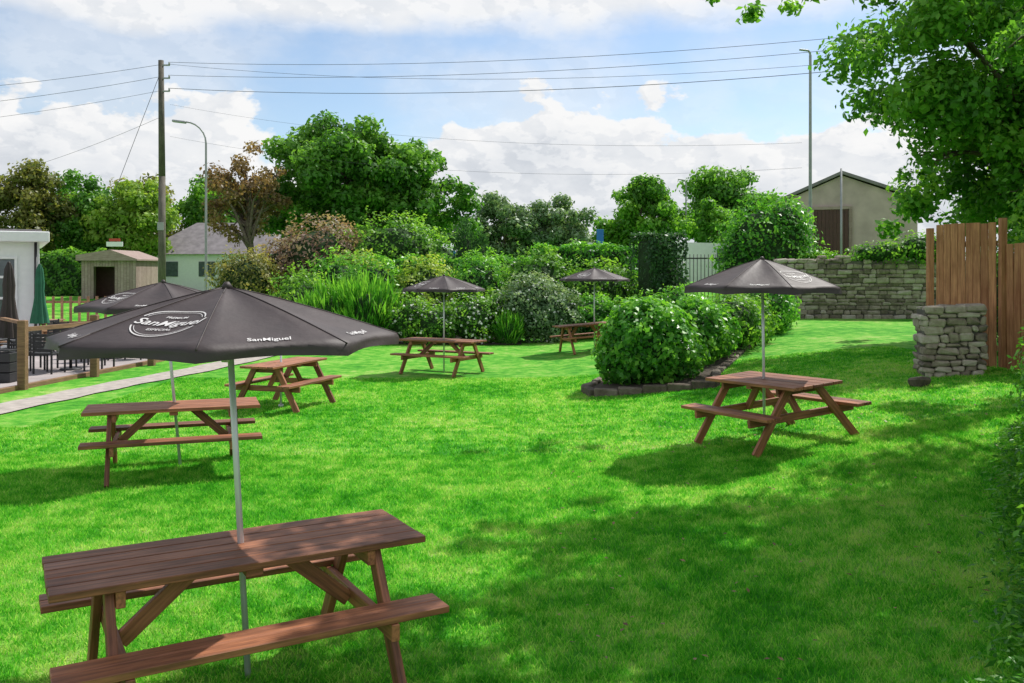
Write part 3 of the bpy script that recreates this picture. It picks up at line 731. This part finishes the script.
root = empty('timber_shed')
b = B(); x0, x1, yb = -23.9, -20.9, 50; gz = g(-22, 50); H_ = 2.85
for i in range(18):
    xx = x0+(i+.5)*(x1-x0)/18
    if 0.2 < (i+.5)/18 < 0.62: b.box((xx, yb, 2.7), ((x1-x0)/18-.01, .04, 0.36)); continue
    b.box((xx, yb, (gz+H_)/2), ((x1-x0)/18-.01, .04, H_-gz))
for i in range(14): b.box((x1, yb+.1+i*0.22, (gz+H_)/2), (.04, .21, H_-gz)); b.box((x0, yb+.1+i*0.22, (gz+H_)/2), (.04, .21, H_-gz))
b.finish('cladding', M_SHED, root)
b = B(); b.prism([(-1.7, 0), (1.7, 0), (1.7, 0.08), (0.2, 0.6), (-1.7, 0.3)], (0, 3.8, 0), (-22.4, 49.7, H_), (1, 0, 0), (0, 0, 1)); b.finish('roof', M_SHED, root)
b = B(); b.box((-22.4, 51.5, (gz+2.5)/2), (2.8, 0.05, 2.5-gz)); b.finish('interior_shade_sheet', M_DOOR, root)  # sheet in door brown, put in as the shade behind the opening
b = B(); b.box((-21.9, 49.6, 3.75), (0.9, 0.05, 0.26)); b.finish('notice_board', M_WHITE, root)
b = B(); b.box((-21.9, 49.6, 3.98), (0.6, 0.05, 0.16)); b.finish('red_notice', M_RED, root)

root = empty('slate_roofed_house')
b = B(); b.box((-20, 64, 1.9), (9.6, 7, 3.2), None, 0.01); b.finish('walls', M_WHITE, root)
b = B()
for (pts) in ([(-25.1, 60.1, 3.4), (-14.9, 60.1, 3.4), (-17.6, 64, 5.7), (-22.4, 64, 5.7)], [(-14.9, 60.1, 3.4), (-14.9, 67.9, 3.4), (-17.6, 64, 5.7)], [(-14.9, 67.9, 3.4), (-25.1, 67.9, 3.4), (-22.4, 64, 5.7), (-17.6, 64, 5.7)], [(-25.1, 67.9, 3.4), (-25.1, 60.1, 3.4), (-22.4, 64, 5.7)], [(-25.1, 60.1, 3.39), (-25.1, 67.9, 3.39), (-14.9, 67.9, 3.39), (-14.9, 60.1, 3.39)]): b.poly(pts)
b.finish('hipped_roof', M_SLATE, root)
b = B()
for wx in (-23, -20.5, -17.5): b.box((wx, 60.48, 2.4), (1.1, 0.06, 1.0))
b.finish('windows', M_GLASS, root)
b = B(); b.box((-17.8, 64, 6.0), (0.7, 0.7, 1.2)); b.finish('chimney', M_RENDERW, root)

root = empty('stone_outbuilding', (14.3, 40, 0.5), (0, 0, math.radians(-21)))
b = B(); b.prism([(-2.3, 0), (3.4, 0), (3.4, 4.8), (0.35, 6.0), (-2.3, 4.85)], (0, 9, 0), (0, 0, 0), (1, 0, 0), (0, 0, 1)); b.finish('walls', M_RENDERW, root)
b = B()
b.prism([(-2.6, 4.78), (0.35, 6.06), (0.35, 6.2), (-2.6, 4.92)], (0, 9.3, 0), (0, -0.2, 0), (1, 0, 0), (0, 0, 1))
b.prism([(0.35, 6.06), (3.7, 4.78), (3.7, 4.92), (0.35, 6.2)], (0, 9.3, 0), (0, -0.2, 0), (1, 0, 0), (0, 0, 1))
b.finish('roof', M_SLATE, root)
b = B()
for i in range(9): b.box((-0.75+i*0.16, -0.04, 2.4), (0.15, 0.06, 4.2))
b.finish('door', M_DOOR, root)
b = B(); b.box((-0.1, -0.05, 4.57), (1.7, 0.1, 0.14)); b.box((-0.9, -0.05, 2.4), (0.12, 0.1, 4.2)); b.box((0.7, -0.05, 2.4), (0.12, 0.1, 4.2)); b.finish('door_frame', M_SHED, root)

# ------------------------------------------------------------------ poles, lamps, wires
b = B(); gz = g(-17.5, 45)
b.tube([Vector((-17.5, 45, gz)), Vector((-17.5, 45, 7)), Vector((-17.55, 45, 12.8))], [0.19, 0.165, 0.13], 12)
up = b.finish('utility_pole', M_UPOLE)
b = B()
for z in (12.55, 11.9, 11.25):
    b.box((-17.35, 44.95, z), (0.5, 0.07, 0.07)); b.cyl((-17.12, 44.95, z), (-17.12, 44.95, z+0.16), 0.05, 0.04, 8)
b.box((-17.5, 44.8, 4.5), (0.3, 0.06, 0.4)); b.finish('insulator_brackets', M_GREYM, up)
def wire(name, p0, p1, sag, r=0.018, n=24):
    cu = bpy.data.curves.new(name, 'CURVE'); cu.dimensions = '3D'; cu.bevel_depth = r; cu.bevel_resolution = 1
    sp = cu.splines.new('POLY'); sp.points.add(n)
    for i in range(n+1):
        t = i/n; p = Vector(p0).lerp(Vector(p1), t); p.z -= sag*4*t*(1-t); sp.points[i].co = (p.x, p.y, p.z, 1)
    cu.materials.append(M_WIRE); o = bpy.data.objects.new(name, cu); COL.objects.link(o); return o
wroot = empty('overhead_cables')
for (a, c, s, r) in (((-17.1, 44.95, 12.7), (24, 32, 12.0), 0.9, 0.010), ((-17.1, 44.95, 12.05), (24, 32, 11.6), 0.9, 0.010), ((-17.1, 44.95, 12.6), (24, 33, 11.3), 1.3, 0.008),
                  ((-17.1, 44.95, 11.4), (24, 32, 10.8), 1.0, 0.013), ((-17.5, 45, 12.6), (-45, 42, 10.5), 0.8, 0.010), ((-17.5, 45, 12.0), (-45, 42, 9.3), 0.8, 0.010),
                  ((-17.5, 45, 11.3), (-45, 42, 8.3), 0.8, 0.008), ((-17.5, 45, 12.4), (-19.4, 44, 6.2), 0.0, 0.014),
                  ((-17.5, 45, 10.0), (-40, 60, 7.5), 0.6, 0.008), ((-17.1, 45, 10.6), (11.6, 36, 7.4), 0.8, 0.005), ((-17.1, 45, 9.0), (11.6, 36, 6.4), 0.9, 0.005)):
    w = wire('cable', a, c, s, r); w.parent = wroot
def lamp(name, x, y, top, arm, r=0.07, hs=1.0):
    b = B(); gz = g(x, y); rc = min(1.0, abs(arm)*1.3+0.1); pts = [Vector((x, y, gz)), Vector((x, y, gz+1.2)), Vector((x, y, gz+1.25)), Vector((x, y, top-rc))]; rad = [r*1.5, r*1.5, r, r*0.75]
    for k in range(1, 7):
        a = k/6*math.pi/2; pts.append(Vector((x+arm*(1-math.cos(a)), y, top-rc+(rc-0.05)*math.sin(a)))); rad.append(r*0.6)
    b.tube(pts, rad, 10); o = b.finish(name, M_GREYM)
    b = B(); s = 1 if arm > 0 else -1
    b.box((x+arm+s*0.3*hs, y, top-0.04), (0.75*hs, 0.26*hs, 0.13*hs), Matrix.Rotation(-s*0.12, 3, 'Y'), 0.05); b.finish('lamp_head', M_GREYM, o)
lamp('street_lamp', -13.6, 40, 8.95, -0.95, 0.06, 0.8)
lamp('street_lamp', 11.6, 35, 10.9, -0.12, 0.07, 0.45)
lamp('street_lamp', -6.5, 60, 8.4, 0.2, 0.06, 0.5)
lamp('street_lamp', 11.6, 60, 8.4, -0.2, 0.06, 0.5)
b = B(); b.cyl((13.9, 38, 0.8), (13.9, 38, 6.6), 0.05, 0.04); b.finish('flag_pole', M_GREYM)
def sign(name, x, y, z, w, h, mat):
    b = B(); b.cyl((x, y, g(x, y)), (x, y, z+h/2), 0.04, 0.04); o = b.finish(name, M_GREYM)
    b = B(); b.box((x, y-0.06, z), (w, 0.03, h), None, 0.01); b.finish('panel', mat, o)
sign('road_sign', 4.4, 45, 4.0, 0.35, 0.7, M_BLUE); sign('road_sign', 3.9, 45, 3.5, 0.25, 0.35, M_WHITE)
sign('road_sign', -3.0, 44, 3.0, 0.5, 0.5, M_BLUE)
b = B()
for i in range(17): b.cyl((6.3+i*0.14, 34, g(7, 34)), (6.3+i*0.14, 34, 2.9), 0.014, 0.014, 6)
for z in (1.1, 2.75): b.beam((6.2, 34, z), (8.7, 34, z), 0.03, 0.05)
for x in (6.2, 8.7): b.box((x, 34, 1.8), (0.1, 0.1, 2.6))
b.finish('metal_railing', M_DARK)
root = empty('parked_van', (10.1, 48, g(10, 48)), (0, 0, pr(8)))
b = B(); b.prism([(-2.4, 0.4), (2.5, 0.4), (2.55, 1.05), (1.9, 1.3), (1.3, 2.15), (1.0, 2.4), (-2.2, 2.45), (-2.45, 2.2)], (0, 1.9, 0), (0, -.95, 0), (1, 0, 0), (0, 0, 1)); b.finish('body', M_WHITE, root)
b = B(); b.prism([(0.5, 1.35), (1.75, 1.35), (1.2, 2.1), (0.5, 2.1)], (0, 0.02, 0), (0, -.975, 0), (1, 0, 0), (0, 0, 1)); b.finish('side_window', M_GLASS, root)
b = B()
for x in (-1.6, 1.6):
    for y in (-0.98, 0.78): b.cyl((x, y, 0.36), (x, y+0.2, 0.36), 0.36, 0.36, 18)
b.finish('wheels', M_TYRE, root)

# ------------------------------------------------------------------ patio things
b = B()
posts = [(-9.35, 17.2), (-8.95, 19.3), (-8.65, 21.6), (-8.45, 24.2), (-8.3, 27)]
for x, y in posts: b.box((x, y, 0.65), (0.15, 0.15, 1.36), None, 0.012)
for i in range(len(posts)-1):
    for z in (1.15,) : b.beam((posts[i][0], posts[i][1]+.08, z), (posts[i+1][0], posts[i+1][1]-.08, z), 0.04, 0.09)
b.beam((-9.35, 17.2, 1.28), (-16, 25.5, 1.25), 0.08, 0.06)
b.finish('post_fence', M_POST)
b = B()
for i in range(40): b.box((-18.5+i*0.3, 31.0, 0.75+0.1), (0.09, 0.03, 1.1))
for z in (0.5, 1.2): b.beam((-18.6, 31.03, z), (-6.6, 31.03, z), 0.03, 0.08)
b.finish('picket_fence', M_POST)
picnic_table((-13.6, 22.6), 20, 1.6, M_POST); picnic_table((-15.0, 28.2), 5, 1.7, M_POST); picnic_table((-12.3, 28.2), -10, 1.7, M_POST); picnic_table((-10.0, 28.6), 10, 1.7, M_POST)
def chair(x, y, a):
    b = B()
    for sx in (-.22, .22):
        b.box((sx, -.22, .22), (.035, .035, .44)); b.box((sx, .22, .45), (.035, .035, .9))
        b.box((sx, 0, .64), (.04, .46, .03))
        b.box((sx, -.2, .54), (.03, .03, .2))
    b.box((0, 0, .44), (.48, .48, .035)); 
    for z in (.52, .60, .68, .76, .84): b.box((0, .22, z), (.44, .025, .07))
    b.finish('patio_chair', M_DARK, None, (x, y, 0.015), (0, 0, pr(a)))
def ptable(x, y):
    b = B(); b.cyl((0, 0, .70), (0, 0, .73), .42, .42, 24); b.cyl((0, 0, .03), (0, 0, .70), .035, .035, 10); b.cyl((0, 0, 0), (0, 0, .035), .25, .22, 16)
    b.finish('patio_table', M_DARK, None, (x, y, 0.015))
for x, y in ((-10.3, 23.2), (-11.8, 20.2), (-10.1, 20.6), (-12.0, 25.2)):
    ptable(x, y)
    for a in (10, 100, 190, 280): chair(x+0.72*math.sin(pr(a)), y+0.72*math.cos(pr(a)), -a)
b = B()
for i in range(3): b.box((-10.6, 18.3, .12+.2*i), (1.0, .4, .18))
b.box((-10.6, 18.3, .66), (0.9, .3, .03)); b.finish('planter_box', M_DARK)
b = B()
for x in (-10.9, -9.6): b.box((x, 25.0, .5), (.06, .06, 1.0))
b.box((-10.25, 25.0, .6), (1.24, .02, .6)); b.finish('green_windbreak', M_GREENF)
def closed_parasol(x, y, h, mat):
    root = empty('closed_parasol', (x, y, 0.015))
    b = B(); b.cyl((0, 0, 0.05), (0, 0, h), .022, .022); b.box((0, 0, .04), (.5, .5, .07)); b.finish('pole', M_DARK, root)
    V = []; F = []; n = 32; prof = [(0.02, h), (0.07, h-.15), (0.10, h-.5), (0.09, h-.75), (0.13, h-1.1), (0.19, h-1.5), (0.20, h-1.6)]
    for r, z in prof:
        for i in range(n):
            a = 2*math.pi*i/n; rr = r*(1+0.28*math.cos(8*a)); V.append((rr*math.cos(a), rr*math.sin(a), z))
    for j in range(len(prof)-1):
        for i in range(n): F.append((j*n+i, j*n+(i+1) % n, (j+1)*n+(i+1) % n, (j+1)*n+i))
    np_mesh('folded_canopy', V, F, [mat], parent=root, smooth=True)
closed_parasol(-10.62, 19.0, 2.45, M_CANOPY); closed_parasol(-12.7, 24.2, 2.45, M_GREENF)

# ------------------------------------------------------------------ sun, sky
D = Vector((1.1, 1.05, 2.0)).normalized()
elev = math.asin(D.z); azim = math.atan2(D.x, D.y)
sl = bpy.data.lights.new('sun', 'SUN'); sl.energy = 5.0; sl.angle = pr(0.5); sl.color = (1.0, 0.96, 0.90)
so = bpy.data.objects.new('sun', sl); COL.objects.link(so); so.rotation_euler = D.to_track_quat('Z', 'Y').to_euler(); so.location = (20, 20, 40)
w = bpy.data.worlds.new('World'); scene.world = w; w.use_nodes = True
nt = w.node_tree; nt.nodes.clear()
L = nt.links.new
out = N(nt, 'ShaderNodeOutputWorld')
sky = N(nt, 'ShaderNodeTexSky', sky_type='NISHITA'); sky.sun_disc = False; sky.sun_elevation = elev; sky.sun_rotation = azim; sky.air_density = 1.0; sky.dust_density = 0.5; sky.ozone_density = 1.4
bg = N(nt, 'ShaderNodeBackground'); bg.inputs[1].default_value = 0.145; L(sky.outputs[0], bg.inputs[0])
tc = N(nt, 'ShaderNodeTexCoord'); sp = N(nt, 'ShaderNodeSeparateXYZ'); L(tc.outputs['Generated'], sp.inputs[0])
def MA(op, a=None, b_=None, c=None, clamp=False):
    n = N(nt, 'ShaderNodeMath', operation=op); n.use_clamp = clamp
    for i, v in enumerate((a, b_, c)):
        if v is None: continue
        if isinstance(v, (int, float)): n.inputs[i].default_value = v
        else: L(v, n.inputs[i])
    return n.outputs[0]
def SS(v, lo, hi, a=0.0, c=1.0):
    n = N(nt, 'ShaderNodeMapRange', interpolation_type='SMOOTHSTEP'); L(v, n.inputs[0])
    n.inputs[1].default_value = lo; n.inputs[2].default_value = hi; n.inputs[3].default_value = a; n.inputs[4].default_value = c
    return n.outputs[0]
az = MA('ARCTAN2', sp.outputs[0], sp.outputs[1]); el = MA('ARCSINE', sp.outputs[2])
cmb = N(nt, 'ShaderNodeCombineXYZ'); L(az, cmb.inputs[0]); L(MA('MULTIPLY', el, 1.7), cmb.inputs[1]); cmb.inputs[2].default_value = 3.7
def noise(sc, det, rough, off=0):
    n = N(nt, 'ShaderNodeTexNoise'); n.inputs['Scale'].default_value = sc; n.inputs['Detail'].default_value = det; n.inputs['Roughness'].default_value = rough
    if off:
        mp = N(nt, 'ShaderNodeMapping'); mp.inputs['Location'].default_value = (off, off*.7, off*.3); L(cmb.outputs[0], mp.inputs[0]); L(mp.outputs[0], n.inputs['Vector'])
    else: L(cmb.outputs[0], n.inputs['Vector'])
    return n.outputs['Fac']
n1 = noise(9, 10, 0.55); n2 = noise(3.2, 6, 0.55, 4.1); n3 = noise(24, 7, 0.55, 2.2); n4 = noise(9, 10, 0.55, 0.012)
T = MA('MULTIPLY_ADD', MA('COSINE', MA('MULTIPLY', MA('ADD', az, 0.5), 11.4)), 0.026, 0.172)
d1 = MA('ADD', MA('SUBTRACT', T, el), MA('MULTIPLY', MA('SUBTRACT', n1, 0.5), 0.26))
m1 = SS(d1, 0.0, 0.016)
m2 = SS(MA('ADD', el, MA('MULTIPLY', MA('SUBTRACT', n2, 0.5), 0.12)), 0.24, 0.275)
m2 = MA('MULTIPLY', m2, SS(el, 0.35, 0.9, 0.95, 0.3))
thin = MA('MULTIPLY', SS(n2, 0.38, 0.64), 0.5)
mask = MA('MAXIMUM', MA('MAXIMUM', m1, m2), thin, clamp=True)
rel = SS(MA('SUBTRACT', n1, n4), -0.02, 0.02)
sh = MA('ADD', MA('ADD', MA('MULTIPLY', SS(d1, 0.0, 0.13, 1.0, 0.0), 0.45), MA('MULTIPLY', SS(n3, 0.35, 0.65), 0.25)), MA('MULTIPLY', rel, 0.3))
cr = ramp(nt, [(0.0, (0.66, 0.70, 0.76)), (0.4, (0.84, 0.865, 0.90)), (0.85, (1.0, 1.0, 1.0))]); L(sh, cr.inputs[0])
bc = N(nt, 'ShaderNodeBackground'); L(cr.outputs[0], bc.inputs[0]); bc.inputs[1].default_value = 0.95
mx = N(nt, 'ShaderNodeMixShader'); L(mask, mx.inputs[0]); L(bg.outputs[0], mx.inputs[1]); L(bc.outputs[0], mx.inputs[2])
L(mx.outputs[0], out.inputs[0])

# ------------------------------------------------------------------ camera
cam = bpy.data.cameras.new('camera'); cam.sensor_width = 36; cam.lens = 36*900/1024; cam.shift_y = -70.5/1024; cam.clip_end = 2000
co = bpy.data.objects.new('camera', cam); COL.objects.link(co); co.location = (0, 0, 2.27); co.rotation_euler = (math.pi/2, 0, 0)
scene.camera = co
scene.view_settings.view_transform = 'Standard'; scene.view_settings.look = 'None'; scene.view_settings.exposure = 0; scene.view_settings.gamma = 1
